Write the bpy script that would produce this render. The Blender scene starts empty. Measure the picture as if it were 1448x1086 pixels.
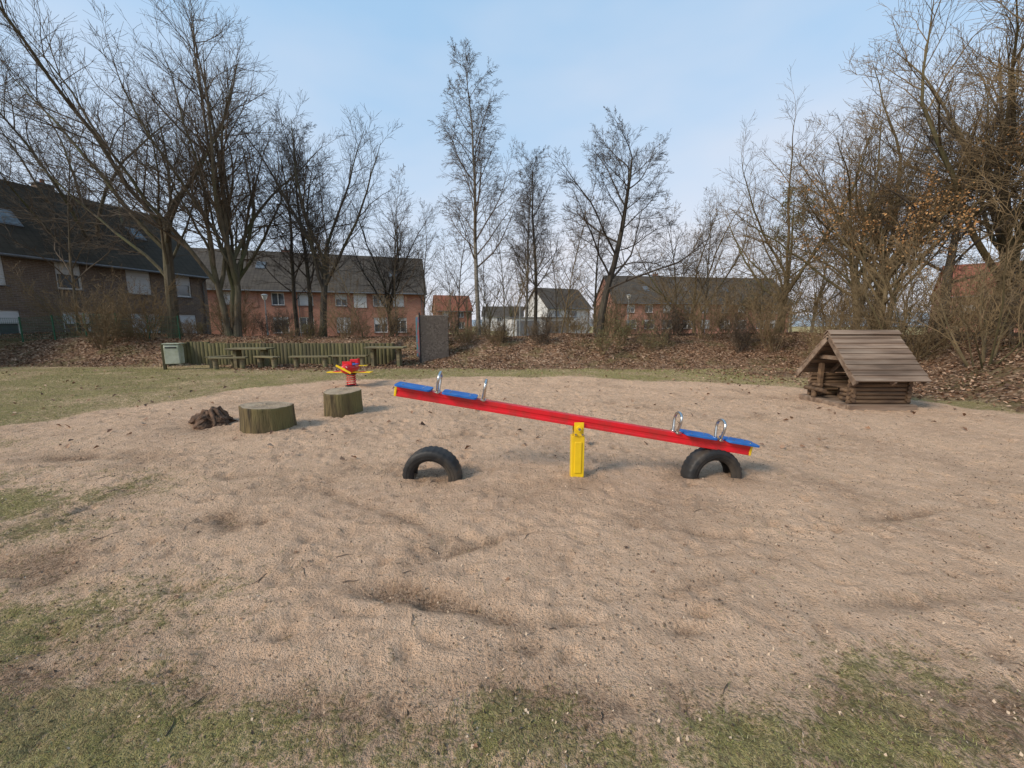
import bpy, math, random, time
import numpy as np
from mathutils import Vector, Matrix, Quaternion
T0=time.time()
rad=math.radians
scene=bpy.context.scene
random.seed(5); rs=np.random.RandomState(11)
COL=scene.collection

# ------------------------------------------------------------------ helpers
def smooth(a,b,x):
    t=np.clip((np.asarray(x,dtype=float)-a)/(b-a),0,1); return t*t*(3-2*t)
_tab=np.random.RandomState(3).rand(256,256)
def vn(x,y):
    x=np.asarray(x,dtype=float); y=np.asarray(y,dtype=float)
    xi=np.floor(x).astype(int); yi=np.floor(y).astype(int); fx=x-xi; fy=y-yi
    fx=fx*fx*(3-2*fx); fy=fy*fy*(3-2*fy)
    a=_tab[xi&255,yi&255]; b=_tab[(xi+1)&255,yi&255]; c=_tab[xi&255,(yi+1)&255]; d=_tab[(xi+1)&255,(yi+1)&255]
    return (a*(1-fx)+b*fx)*(1-fy)+(c*(1-fx)+d*fx)*fy
def fbm(x,y,s,o=4,off=0.0):
    v=0;am=.5;tot=0
    for i in range(o):
        v=v+am*vn(np.asarray(x)*s+off+i*17.3,np.asarray(y)*s-off+i*9.1); tot+=am; am*=.5; s=s*2.03
    return v/tot-.5

def H(x,y):
    x=np.asarray(x,dtype=float); y=np.asarray(y,dtype=float)
    d1=y-15.4-.8*fbm(x,y,.25,2,4)
    d2=x-(9.2+.38*np.maximum(y-8,0))
    d2=np.where(y<2,d2-(2-y)*.5,d2)
    k=1.2
    d=np.log(np.exp(np.clip(d1,-30,30)/k)+np.exp(np.clip(d2,-30,30)/k))*k
    h=1.12*smooth(0,3.4,d)
    h=h+.45*fbm(x,y,.45,3,2)*smooth(.2,2.5,d)
    w=smooth(-13.5,-13.2,x)*(1-smooth(-5.15,-4.9,x))
    hp=.78*smooth(16.44,16.54,y)+.25*smooth(16.6,19,y)+.12*fbm(x,y,.7,3,7)*smooth(16.5,17.5,y)
    h=h*(1-w)+hp*w
    h=h-.75*smooth(20.5,27,y)*smooth(0,3,d)
    far=smooth(30,90,np.hypot(x,y))
    h=h*(1-far)+.2*far
    return h
def sandval(x,y):
    ax=np.where(x>0,9.3,8.5)
    return (np.abs((x-.2)/ax))**2.5+(np.abs((y-3.5)/8.7))**2.5+.35*fbm(x,y,.6,3,1)
def ell(x,y,cx,cy,rx,ry,a=0.):
    c,s=math.cos(a),math.sin(a); u=(x-cx)*c+(y-cy)*s; v=-(x-cx)*s+(y-cy)*c
    return np.exp(-((u/rx)**2+(v/ry)**2))
def m_leaf(x,y):
    a=smooth(13.6,15.4,y+2.2*fbm(x,y,.5,3,12)-1.2*smooth(-8,-12,x))
    b=smooth(8.9,9.9,x+1.5*fbm(x,y,.8,3,5)-.25*np.maximum(y-9,0))*smooth(3.5,5,y)
    c=.75*ell(x,y,9.5,13.2,2.6,2.0)
    m=np.maximum(np.maximum(a,b),c)
    return m*(1-smooth(26,34,y))
def m_grass(x,y):
    o=smooth(.94,1.08,sandval(x,y))
    g=o*(.85+.75*fbm(x,y,1.2,4,8))
    n=fbm(x,y,2.1,5,21)
    p=1.15*ell(x,y,-4.9,3.35,1.4,.7)+.9*ell(x,y,-2.4,1.95,.85,.34,.35)+.85*ell(x,y,-3.3,1.65,1.1,.5)+.8*ell(x,y,-1.9,1.3,.9,.26)
    p=p+.85*ell(x,y,1.95,1.64,.42,.18)+.75*ell(x,y,2.5,1.3,.9,.25)+.6*ell(x,y,.55,1.25,1.3,.18)+.45*ell(x,y,-.4,1.38,1.5,.19)+.4*ell(x,y,-7.6,5.0,1.2,1.0)
    return np.clip(np.maximum(g,p+n*1.9*np.clip(p*2,0,1)),0,1)
def m_damp_dark(x,y):
    p=1.2*ell(x,y,-.62,2.17,.42,.085,-.22)+1.*ell(x,y,-.1,2.0,.22,.06,-.5)+1.*ell(x,y,-2.4,3.1,.28,.16)+.9*ell(x,y,-5.2,4.7,.8,.25)
    p=p+.6*ell(x,y,2.5,2.15,.5,.07,.1)+.6*ell(x,y,-1.2,3.3,.9,.06,-.55)+.5*ell(x,y,-4.9,6.2,.6,.4)+1.*ell(x,y,-3.4,2.5,.6,.25)+1.*ell(x,y,-2.5,1.6,.9,.4)
    p=p+.8*ell(x,y,-.2,1.42,1.8,.2)+.8*ell(x,y,-1.6,1.25,.5,.2)+.7*ell(x,y,2.2,1.4,.9,.2)+.45*ell(x,y,-.85,4.1,.5,.25)+.45*ell(x,y,2.15,4.1,.5,.25)+.35*ell(x,y,.7,4.0,.25,.18)  # includes darker ground around the tyres and the post
    p=p+.8*ell(x,y,.3,1.95,.12,.05)+.8*ell(x,y,.9,1.9,.10,.04)+.8*ell(x,y,.05,1.75,.10,.06)+.5*ell(x,y,-2.9,4.1,.6,.1,.3)+.45*ell(x,y,3.5,3.2,.7,.05,.2)+.35*ell(x,y,1.5,2.9,.6,.05,-.3)
    p=p+.5*ell(x,y,-.2,2.75,.5,.05,.5)+.5*ell(x,y,-1.6,2.6,.3,.05,-.8)+.5*ell(x,y,4.2,2.6,.5,.06,-.2)+.45*ell(x,y,1.2,2.3,.35,.05,.3)
    return np.clip(p*(1+2.8*fbm(x,y,4,4,31)),0,1)

# ------------------------------------------------------------------ materials
def newmat(name):
    m=bpy.data.materials.new(name); m.use_nodes=True
    nt=m.node_tree; b=nt.nodes['Principled BSDF']; return m,nt,b
def N(nt,t,**kw):
    n=nt.nodes.new(t)
    for k,v in kw.items():
        if hasattr(n,k): setattr(n,k,v)
        else: n.inputs[k].default_value=v
    return n
def mixc(nt,fac,a,b,blend='MIX'):
    n=nt.nodes.new('ShaderNodeMix'); n.data_type='RGBA'; n.blend_type=blend
    for s,v in ((n.inputs[0],fac),(n.inputs[6],a),(n.inputs[7],b)):
        if isinstance(v,bpy.types.NodeSocket): nt.links.new(v,s)
        else: s.default_value=v if not isinstance(v,tuple) else (v+(1,))[:4]
    return n.outputs[2]
def mathn(nt,op,a,b=0.,c=None,clamp=False):
    n=nt.nodes.new('ShaderNodeMath'); n.operation=op; n.use_clamp=clamp
    for i,v in enumerate((a,b) if c is None else (a,b,c)):
        if isinstance(v,bpy.types.NodeSocket): nt.links.new(v,n.inputs[i])
        else: n.inputs[i].default_value=v
    return n.outputs[0]
def mapr(nt,v,a,b,c=0.,d=1.):
    n=nt.nodes.new('ShaderNodeMapRange'); nt.links.new(v,n.inputs[0])
    for i,q in enumerate((a,b,c,d)): n.inputs[i+1].default_value=q
    return n.outputs[0]
def noise(nt,vec,scale,detail=3,rough=.55):
    n=N(nt,'ShaderNodeTexNoise'); n.inputs['Scale'].default_value=scale; n.inputs['Detail'].default_value=detail; n.inputs['Roughness'].default_value=rough
    nt.links.new(vec,n.inputs['Vector']); return n.outputs['Fac']
def mat(name,c1,c2=None,scale=6.,rough=.8,bump=.15,bscale=40.,stretch=(1,1,1),metal=0.,spec=.3,c3=None,s3=1.5,contrast=(.35,.65),dist=.01,coat=0.,isl=0.):
    m,nt,b=newmat(name)
    tc=N(nt,'ShaderNodeTexCoord'); mp=N(nt,'ShaderNodeMapping'); mp.inputs['Scale'].default_value=stretch
    nt.links.new(tc.outputs['Object'],mp.inputs['Vector']); v=mp.outputs['Vector']
    if c2 is None: c2=tuple(x*.75 for x in c1)
    col=mixc(nt,mapr(nt,noise(nt,v,scale,3),*contrast),c1,c2)
    if c3: col=mixc(nt,mapr(nt,noise(nt,v,s3,3),.45,.65),col,c3)
    if isl:
        g=N(nt,'ShaderNodeNewGeometry'); hs=N(nt,'ShaderNodeHueSaturation'); nt.links.new(mapr(nt,g.outputs['Random Per Island'],0,1,1-isl,1+isl),hs.inputs['Value']); nt.links.new(col,hs.inputs['Color']); col=hs.outputs[0]
    nt.links.new(col,b.inputs['Base Color'])
    b.inputs['Roughness'].default_value=rough; b.inputs['Metallic'].default_value=metal; b.inputs['Specular IOR Level'].default_value=spec
    if bump>0:
        bp=N(nt,'ShaderNodeBump'); bp.inputs['Strength'].default_value=bump; bp.inputs['Distance'].default_value=dist
        nt.links.new(noise(nt,v,bscale,3),bp.inputs['Height']); nt.links.new(bp.outputs[0],b.inputs['Normal'])
    return m
def brickmat(name,c1,c2,mort,scale=1.):
    m,nt,b=newmat(name)
    tc=N(nt,'ShaderNodeTexCoord'); sp=N(nt,'ShaderNodeSeparateXYZ'); nt.links.new(tc.outputs['Object'],sp.inputs[0])
    cb=N(nt,'ShaderNodeCombineXYZ'); nt.links.new(mathn(nt,'ADD',sp.outputs[0],sp.outputs[1]),cb.inputs[0]); nt.links.new(sp.outputs[2],cb.inputs[1])
    br=N(nt,'ShaderNodeTexBrick'); nt.links.new(cb.outputs[0],br.inputs['Vector'])
    br.inputs['Color1'].default_value=c1+(1,); br.inputs['Color2'].default_value=c2+(1,); br.inputs['Mortar'].default_value=mort+(1,)
    br.inputs['Scale'].default_value=1; br.inputs['Brick Width'].default_value=.25; br.inputs['Row Height'].default_value=.083; br.inputs['Mortar Size'].default_value=.011
    n=noise(nt,tc.outputs['Object'],.7,5); col=mixc(nt,mapr(nt,n,.35,.7,0,.4),br.outputs['Color'],tuple(x*.6 for x in c2))
    nt.links.new(col,b.inputs['Base Color']); b.inputs['Roughness'].default_value=.9; b.inputs['Specular IOR Level'].default_value=.2
    return m
def roofmat(name,c1,c2):
    m,nt,b=newmat(name)
    tc=N(nt,'ShaderNodeTexCoord'); v=tc.outputs['Object']
    w=N(nt,'ShaderNodeTexWave'); w.wave_type='BANDS'; w.bands_direction='Z'; w.wave_profile='SAW'; w.inputs['Scale'].default_value=1.1; nt.links.new(v,w.inputs['Vector'])
    w2=N(nt,'ShaderNodeTexWave'); w2.bands_direction='X'; w2.inputs['Scale'].default_value=1.0; nt.links.new(v,w2.inputs['Vector'])
    col=mixc(nt,mapr(nt,noise(nt,v,1.3,5,.7),.35,.65),c1,c2)
    col=mixc(nt,mapr(nt,w.outputs['Fac'],.8,1.,0,.5),col,tuple(x*.4 for x in c1))
    col=mixc(nt,mapr(nt,w2.outputs['Fac'],.0,.25,.35,0.),col,tuple(x*.4 for x in c1))
    nt.links.new(col,b.inputs['Base Color']); b.inputs['Roughness'].default_value=.85; b.inputs['Specular IOR Level'].default_value=.15
    return m

M={}
M['bark']=mat('bark_grey_brown',(.060,.047,.032),(.125,.100,.066),scale=9,bump=.5,bscale=25,stretch=(1,1,.25),c3=(.090,.090,.040),s3=.9)
M['barkdark']=mat('bark_dark',(.032,.026,.021),(.074,.060,.043),scale=9,bump=.5,bscale=25,stretch=(1,1,.25),c3=(.058,.057,.029),s3=.9)
M['barkyel']=mat('bark_ochre',(.11,.082,.042),(.19,.14,.076),scale=5,bump=.4,bscale=25,stretch=(1,1,.3),c3=(.092,.084,.040),s3=.5)
M['birch']=mat('bark_birch',(.26,.24,.20),(.075,.062,.05),scale=5,bump=.3,bscale=25,stretch=(1,1,3),c3=(.13,.11,.08),s3=.7)
M['twig']=mat('twig_brown',(.078,.057,.040),(.12,.090,.061),scale=2,bump=0)
M['twigdark']=mat('twig_dark',(.044,.035,.028),(.076,.060,.045),scale=2,bump=0)
M['twigyel']=mat('twig_ochre',(.19,.132,.068),(.12,.086,.048),scale=1,bump=0)
def leafmat(name,cols,rough=.7):
    m,nt,b=newmat(name); g=N(nt,'ShaderNodeNewGeometry'); cr=N(nt,'ShaderNodeValToRGB'); cr.color_ramp.interpolation='CONSTANT'
    e=cr.color_ramp.elements
    while len(e)<len(cols): e.new(.5)
    for i,c in enumerate(cols): e[i].position=i/len(cols); e[i].color=c+(1,)
    nt.links.new(g.outputs['Random Per Island'],cr.inputs[0]); nt.links.new(cr.outputs[0],b.inputs['Base Color']); b.inputs['Roughness'].default_value=rough
    b.inputs['Specular IOR Level'].default_value=.2
    return m
M['leaf']=leafmat('dead_leaf',[(.24,.132,.075),(.15,.080,.049),(.32,.195,.122),(.09,.054,.037),(.42,.285,.195),(.20,.112,.067),(.27,.178,.115)])
M['beech']=leafmat('retained_leaf',[(.38,.19,.07),(.29,.145,.06),(.44,.245,.10),(.31,.19,.09)])
M['ever']=leafmat('evergreen_leaf',[(.13,.135,.055),(.09,.095,.042),(.17,.165,.07),(.11,.11,.055)])
M['grass']=leafmat('grass_blade',[(.25,.24,.08),(.34,.31,.13),(.17,.185,.05),(.41,.36,.19),(.20,.21,.065),(.24,.20,.10)])
M['crumb']=leafmat('crumb',[(.20,.14,.10),(.10,.07,.048),(.50,.38,.27),(.13,.088,.058)])
M['red']=mat('red_paint',(.70,.008,.018),(.60,.008,.018),scale=3,rough=.38,bump=.03,spec=.5,c3=(.46,.02,.02),s3=9)
M['blue']=mat('blue_plastic',(.010,.10,.36),(.022,.14,.42),scale=9,rough=.55,bump=.05,spec=.35)
M['yellow']=mat('yellow_paint',(.80,.54,.010),(.70,.45,.012),scale=5,rough=.4,bump=.03,spec=.5)
M['steel']=mat('stainless_steel',(.62,.61,.58),(.5,.49,.47),scale=20,rough=.22,metal=1.,bump=.02)
M['rubber']=mat('tyre_rubber',(.014,.014,.015),(.026,.025,.024),scale=8,rough=.55,bump=.2,bscale=60,spec=.35,c3=(.06,.05,.04),s3=5)
M['black']=mat('black_plastic',(.02,.02,.02),(.03,.03,.03),rough=.5)
M['logside']=mat('stump_bark',(.165,.120,.055),(.040,.031,.017),scale=7,bump=1.,bscale=14,stretch=(1.8,1.8,.3),c3=(.15,.125,.05),s3=2.5,dist=.03)
M['hutwood']=mat('weathered_planks',(.205,.140,.098),(.110,.076,.054),scale=5,bump=.5,bscale=30,stretch=(.25,2,2),c3=(.26,.195,.145),s3=3,isl=.28)
M['hutlog']=mat('weathered_logs',(.17,.108,.064),(.075,.047,.031),scale=5,bump=.5,bscale=25,stretch=(.4,2,2),isl=.25)
M['palis']=mat('palisade_wood',(.13,.115,.048),(.060,.055,.028),scale=4,bump=.6,bscale=20,stretch=(2,2,.4),c3=(.09,.078,.042),s3=1.2,isl=.18)
M['benchwood']=mat('bench_wood',(.22,.18,.10),(.12,.097,.06),scale=6,bump=.4,bscale=30,stretch=(.3,2,2),c3=(.14,.14,.065),s3=2)
M['root']=mat('rotten_wood',(.14,.078,.046),(.05,.031,.02),scale=9,bump=.9,bscale=18,dist=.03)
M['binmetal']=mat('bin_metal',(.44,.46,.36),(.35,.37,.28),scale=4,rough=.55,bump=.05,c3=(.27,.29,.18),s3=3)
M['concrete']=mat('pebble_concrete',(.25,.20,.155),(.11,.085,.067),scale=18,bump=.9,bscale=50,c3=(.17,.135,.105),s3=2,dist=.02)
M['white']=mat('white_frame',(.66,.66,.64),(.58,.58,.56),rough=.5,bump=0)
M['shutter']=mat('roller_shutter',(.52,.53,.54),(.44,.45,.46),scale=2,rough=.6,bump=.2,bscale=12,stretch=(.1,.1,3))
M['glass']=mat('window_glass',(.05,.06,.07),(.11,.12,.13),scale=.8,rough=.06,bump=0,spec=.9)
M['zinc']=mat('zinc_gutter',(.16,.165,.17),(.11,.11,.12),rough=.5,metal=.3,bump=0)
M['polegrey']=mat('pole_grey',(.25,.26,.26),(.18,.19,.19),rough=.5,bump=0)
M['fencegreen']=mat('fence_green',(.03,.11,.06),(.02,.08,.04),rough=.5,bump=0)
M['plaster']=mat('white_plaster',(.58,.58,.57),(.48,.48,.47),scale=1,bump=.1)
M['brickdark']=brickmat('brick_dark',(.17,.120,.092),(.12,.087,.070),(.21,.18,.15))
M['brickred']=brickmat('brick_red',(.42,.175,.115),(.32,.13,.088),(.34,.26,.21))
M['brickbrown']=brickmat('brick_brown',(.40,.17,.115),(.31,.13,.09),(.34,.26,.21))
M['roof']=roofmat('roof_tile_dark',(.058,.050,.043),(.086,.074,.060))
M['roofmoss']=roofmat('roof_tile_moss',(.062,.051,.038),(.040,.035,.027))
M['roofred']=roofmat('roof_tile_red',(.25,.09,.055),(.18,.07,.05))

def ringmat():
    m,nt,b=newmat('stump_cut_top'); tc=N(nt,'ShaderNodeTexCoord'); v=tc.outputs['Object']
    w=N(nt,'ShaderNodeTexWave'); w.wave_type='RINGS'; w.rings_direction='Z'; w.inputs['Scale'].default_value=9; w.inputs['Distortion'].default_value=2.5; nt.links.new(v,w.inputs['Vector'])
    c=mixc(nt,w.outputs['Fac'],(.32,.235,.15),(.20,.145,.095)); c=mixc(nt,mapr(nt,noise(nt,v,4,5),.4,.65),c,(.36,.28,.19)); c=mixc(nt,mapr(nt,noise(nt,v,11,5),.55,.7),c,(.12,.09,.055))
    nt.links.new(c,b.inputs['Base Color']); b.inputs['Roughness'].default_value=.9
    bp=N(nt,'ShaderNodeBump'); bp.inputs['Strength'].default_value=.5; bp.inputs['Distance'].default_value=.01; nt.links.new(noise(nt,v,20),bp.inputs['Height']); nt.links.new(bp.outputs[0],b.inputs['Normal'])
    return m
M['ring']=ringmat()

# ------------------------------------------------------------------ mesh builder
import bmesh
class MB:
    def __init__(s): s.v=[]; s.f=[]; s.mi=[]; s.mats=[]; s.M=Matrix.Identity(4); s.sm=[]
    def m(s,k):
        if k not in s.mats: s.mats.append(k)
        return s.mats.index(k)
    def add(s,vs,fs,k,smooth=False):
        o=len(s.v); s.v+= [tuple(s.M@Vector(p)) for p in vs]; i=s.m(k)
        for f in fs: s.f.append([o+q for q in f]); s.mi.append(i); s.sm.append(smooth)
    def box(s,c,d,k,rot=None):
        x,y,z=[q/2 for q in d]; R=rot if rot is not None else Matrix.Identity(3); c=Vector(c)
        vs=[c+R@Vector(p) for p in ((-x,-y,-z),(x,-y,-z),(x,y,-z),(-x,y,-z),(-x,-y,z),(x,-y,z),(x,y,z),(-x,y,z))]
        s.add(vs,[(0,3,2,1),(4,5,6,7),(0,1,5,4),(1,2,6,5),(2,3,7,6),(3,0,4,7)],k)
    def tube(s,pts,r,k,n=12,cap=True):
        pts=[Vector(p) for p in pts]; rr=r if isinstance(r,(list,tuple)) else [r]*len(pts)
        vs=[];fs=[];prev=None
        for i,p in enumerate(pts):
            t=(pts[min(i+1,len(pts)-1)]-pts[max(i-1,0)]).normalized()
            if prev is None: u=t.orthogonal().normalized()
            else: u=(prev-t*prev.dot(t)).normalized()
            prev=u; w=t.cross(u)
            for j in range(n):
                a=2*math.pi*j/n; vs.append(p+(u*math.cos(a)+w*math.sin(a))*rr[i])
        for i in range(len(pts)-1):
            for j in range(n): a=i*n+j;b=i*n+(j+1)%n; fs.append((a,b,b+n,a+n))
        s.add(vs,fs,k,True)
        if cap:
            s.add(vs[:n],[tuple(range(n))[::-1]],k); s.add(vs[-n:],[tuple(range(n))],k)
    def extr(s,poly,x0,x1,k,axis='x'):
        n=len(poly)
        f=(lambda q,x:(x,q[0],q[1])) if axis=='x' else (lambda q,x:(q[0],x,q[1])) if axis=='y' else (lambda q,x:(q[0],q[1],x))
        vs=[f(q,x0) for q in poly]+[f(q,x1) for q in poly]
        s.add(vs,[tuple(range(n))[::-1],tuple(range(n,2*n))]+[(i,(i+1)%n,n+(i+1)%n,n+i) for i in range(n)],k)
    def obj(s,name,parent=None,bevel=0,loc=(0,0,0),rotz=0):
        me=bpy.data.meshes.new(name); me.from_pydata(s.v,[],s.f)
        for k in s.mats: me.materials.append(M[k])
        me.polygons.foreach_set('material_index',s.mi); me.polygons.foreach_set('use_smooth',s.sm); me.update()
        bm=bmesh.new(); bm.from_mesh(me); bmesh.ops.recalc_face_normals(bm,faces=bm.faces); bm.to_mesh(me); bm.free()
        o=bpy.data.objects.new(name,me); COL.objects.link(o); o.location=loc; o.rotation_euler[2]=rotz
        if bevel: b=o.modifiers.new('bevel','BEVEL'); b.width=bevel; b.segments=2; b.limit_method='ANGLE'
        if parent: o.parent=parent
        return o
def empty(name,loc=(0,0,0),rotz=0):
    e=bpy.data.objects.new(name,None); COL.objects.link(e); e.location=loc; e.rotation_euler[2]=rotz; e.empty_display_size=.2; return e
def npmesh(name,V,F,mats,mi=None,sm=False):
    me=bpy.data.meshes.new(name); k=F.shape[1]
    me.vertices.add(len(V)); me.vertices.foreach_set('co',V.astype(np.float32).ravel())
    me.loops.add(F.size); me.loops.foreach_set('vertex_index',F.astype(np.int32).ravel())
    me.polygons.add(len(F)); me.polygons.foreach_set('loop_start',np.arange(0,F.size,k,dtype=np.int32)); 
    try: me.polygons.foreach_set('loop_total',np.full(len(F),k,dtype=np.int32))
    except Exception: pass
    for q in mats: me.materials.append(M[q] if isinstance(q,str) else q)
    if mi is not None: me.polygons.foreach_set('material_index',mi.astype(np.int32))
    me.polygons.foreach_set('use_smooth',np.full(len(F),sm)); me.update(calc_edges=True); return me
def place(name,me,loc,rotz=0,sc=1.):
    o=bpy.data.objects.new(name,me); COL.objects.link(o); o.location=loc; o.rotation_euler[2]=rotz
    o.scale=(sc,sc,sc) if not isinstance(sc,tuple) else sc; return o

# ------------------------------------------------------------------ ground
def lines(a,b,st,lo,hi,r):
    c=list(np.arange(a,b+1e-6,st)); L=[];x=a;s=st
    while x>lo: s=min(s*r,60); x-=s; L.append(x)
    Rr=[];x=c[-1];s=st
    while x<hi: s=min(s*r,60); x+=s; Rr.append(x)
    return np.array(L[::-1]+c+Rr)
ST=.033
xs=lines(-8.6,8.9,ST,-800,800,1.045)
ys=np.concatenate([np.arange(.9,3.2,.018),lines(3.2,12.4,ST,3.19,1200,1.03)[1:]])
yb=[];q_=.9;s_=.03
while q_>-300: s_=min(s_*1.1,40); q_-=s_; yb.append(q_)
ys=np.unique(np.concatenate([yb,ys,[16.44,16.49,16.54]]))
X,Y=np.meshgrid(xs,ys); Z=H(X,Y)
near=smooth(40,15,np.hypot(X,Y))
Z=Z+near*(.05*fbm(X,Y,.5,2,3)+.04*fbm(X,Y,2.2,3,9)+.028*fbm(X,Y,6,3,14)+.012*fbm(X,Y,18,2,19))
Z=Z-.05*m_damp_dark(X,Y)*near*smooth(1.3,2.2,Y)
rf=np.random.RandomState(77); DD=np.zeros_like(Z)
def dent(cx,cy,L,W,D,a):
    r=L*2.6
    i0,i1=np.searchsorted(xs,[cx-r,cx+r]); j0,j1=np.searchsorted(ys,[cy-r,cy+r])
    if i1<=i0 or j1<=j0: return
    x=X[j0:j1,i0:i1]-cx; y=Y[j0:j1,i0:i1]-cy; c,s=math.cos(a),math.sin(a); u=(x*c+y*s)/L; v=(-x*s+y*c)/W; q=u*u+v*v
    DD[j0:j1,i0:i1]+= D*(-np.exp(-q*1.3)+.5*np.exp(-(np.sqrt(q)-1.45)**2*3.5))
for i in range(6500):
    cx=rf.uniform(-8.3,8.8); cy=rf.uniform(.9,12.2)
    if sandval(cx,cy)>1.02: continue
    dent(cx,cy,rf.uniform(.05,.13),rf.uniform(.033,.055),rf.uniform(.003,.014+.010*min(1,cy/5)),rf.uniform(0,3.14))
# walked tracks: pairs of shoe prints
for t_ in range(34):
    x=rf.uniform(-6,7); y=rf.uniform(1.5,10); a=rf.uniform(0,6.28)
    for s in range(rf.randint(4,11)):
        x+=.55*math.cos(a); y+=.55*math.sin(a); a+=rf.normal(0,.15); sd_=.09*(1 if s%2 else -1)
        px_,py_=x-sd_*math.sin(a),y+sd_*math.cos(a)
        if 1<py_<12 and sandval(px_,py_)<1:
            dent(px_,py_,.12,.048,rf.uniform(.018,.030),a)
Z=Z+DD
V=np.stack([X,Y,Z],-1).reshape(-1,3); nx=len(xs); ny=len(ys)
ii=(np.arange(ny-1)[:,None]*nx+np.arange(nx-1)[None,:]).ravel()
F=np.stack([ii,ii+1,ii+nx+1,ii+nx],-1)
def groundmat():
    m,nt,b=newmat('ground_sand_grass'); tc=N(nt,'ShaderNodeTexCoord'); v=tc.outputs['Object']
    at=N(nt,'ShaderNodeAttribute'); at.attribute_name='masks'; sp=N(nt,'ShaderNodeSeparateColor'); nt.links.new(at.outputs['Color'],sp.inputs[0])
    g,l,d=sp.outputs[0],sp.outputs[1],sp.outputs[2]
    n1=noise(nt,v,1.1,4,.62); n2=noise(nt,v,9,3,.65); n3=noise(nt,v,55,3,.7); n4=noise(nt,v,210,2,.6)
    c=mixc(nt,mapr(nt,n1,.38,.64),(.73,.492,.325),(.56,.37,.245))
    c=mixc(nt,mapr(nt,n2,.42,.68,0,.75),c,(.77,.54,.375))
    c=mixc(nt,mapr(nt,n3,.52,.74,0,.7),c,(.36,.235,.16))
    c=mixc(nt,mapr(nt,n4,.56,.72,0,.6),c,(.83,.645,.49))
    c=mixc(nt,mapr(nt,n4,.42,.27,0,.8),c,(.20,.13,.087))
    vo=N(nt,'ShaderNodeTexVoronoi'); vo.inputs['Scale'].default_value=26; nt.links.new(v,vo.inputs['Vector'])
    sk=mathn(nt,'MULTIPLY',mapr(nt,vo.outputs['Distance'],.20,.10),mapr(nt,n2,.50,.57))
    c=mixc(nt,sk,c,(.14,.092,.06))
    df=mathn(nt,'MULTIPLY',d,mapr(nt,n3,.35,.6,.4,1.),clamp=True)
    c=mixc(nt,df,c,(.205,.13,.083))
    n14=noise(nt,v,14,4,.75)
    gn=mathn(nt,'ADD',g,mathn(nt,'MULTIPLY',mathn(nt,'SUBTRACT',n14,.5),2.4))
    gn=mathn(nt,'ADD',gn,mathn(nt,'MULTIPLY',mathn(nt,'SUBTRACT',n3,.5),1.8))
    gf=mapr(nt,gn,.30,.85,0,.9)
    gc=mixc(nt,mapr(nt,n2,.38,.62),(.215,.205,.060),(.31,.275,.11))
    gc=mixc(nt,mapr(nt,n1,.50,.62,0,.6),gc,(.27,.205,.11))
    gc=mixc(nt,mapr(nt,n3,.45,.62,0,.8),gc,(.12,.088,.045))
    gc=mixc(nt,mapr(nt,n4,.52,.7,0,.7),gc,(.44,.375,.20))
    c=mixc(nt,gf,c,gc)
    vl=N(nt,'ShaderNodeTexVoronoi'); vl.inputs['Scale'].default_value=14; nt.links.new(v,vl.inputs['Vector'])
    s2=N(nt,'ShaderNodeSeparateColor'); nt.links.new(vl.outputs['Color'],s2.inputs[0])
    lc=mixc(nt,s2.outputs[0],(.29,.17,.10),(.12,.074,.048)); lc=mixc(nt,mapr(nt,s2.outputs[1],.75,.8),lc,(.38,.26,.175)); lc=mixc(nt,mapr(nt,n1,.5,.62,0,.6),lc,(.15,.13,.056))
    lf=mapr(nt,mathn(nt,'ADD',l,mathn(nt,'MULTIPLY',mathn(nt,'SUBTRACT',n14,.5),1.6)),.35,.7)
    c=mixc(nt,lf,c,lc)
    nt.links.new(c,b.inputs['Base Color']); b.inputs['Roughness'].default_value=.95; b.inputs['Specular IOR Level'].default_value=.1
    h=mathn(nt,'ADD',mathn(nt,'MULTIPLY',n3,1.1),mathn(nt,'MULTIPLY',n4,.5)); h=mathn(nt,'ADD',h,mathn(nt,'MULTIPLY',n14,1.5))
    bp=N(nt,'ShaderNodeBump'); bp.inputs['Strength'].default_value=1.; bp.inputs['Distance'].default_value=.032
    nt.links.new(h,bp.inputs['Height']); nt.links.new(bp.outputs[0],b.inputs['Normal'])
    return m
gm=groundmat()
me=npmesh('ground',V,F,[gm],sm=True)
ca=me.color_attributes.new('masks','FLOAT_COLOR','POINT')
damp_shade=np.clip(m_damp_dark(X,Y)+.6*np.clip(-DD/.025,0,1)*smooth(-.15,.2,fbm(X,Y,.8,3,66))+.35*smooth(.08,.3,fbm(X,Y,1.6,5,71)),0,1)  # damp patches, plus shade painted into the dents by their depth
mask=np.stack([m_grass(X,Y),m_leaf(X,Y),damp_shade,np.ones_like(X)],-1).reshape(-1,4).astype(np.float32)
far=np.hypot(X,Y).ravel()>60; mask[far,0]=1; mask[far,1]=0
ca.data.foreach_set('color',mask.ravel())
place('ground',me,(0,0,0))
def gz(x,y):
    x=np.asarray(x,float); y=np.asarray(y,float)
    i=np.clip(np.searchsorted(xs,x)-1,0,nx-2); j=np.clip(np.searchsorted(ys,y)-1,0,ny-2)
    fx=(x-xs[i])/(xs[i+1]-xs[i]); fy=(y-ys[j])/(ys[j+1]-ys[j])
    return (Z[j,i]*(1-fx)+Z[j,i+1]*fx)*(1-fy)+(Z[j+1,i]*(1-fx)+Z[j+1,i+1]*fx)*fy

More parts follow.
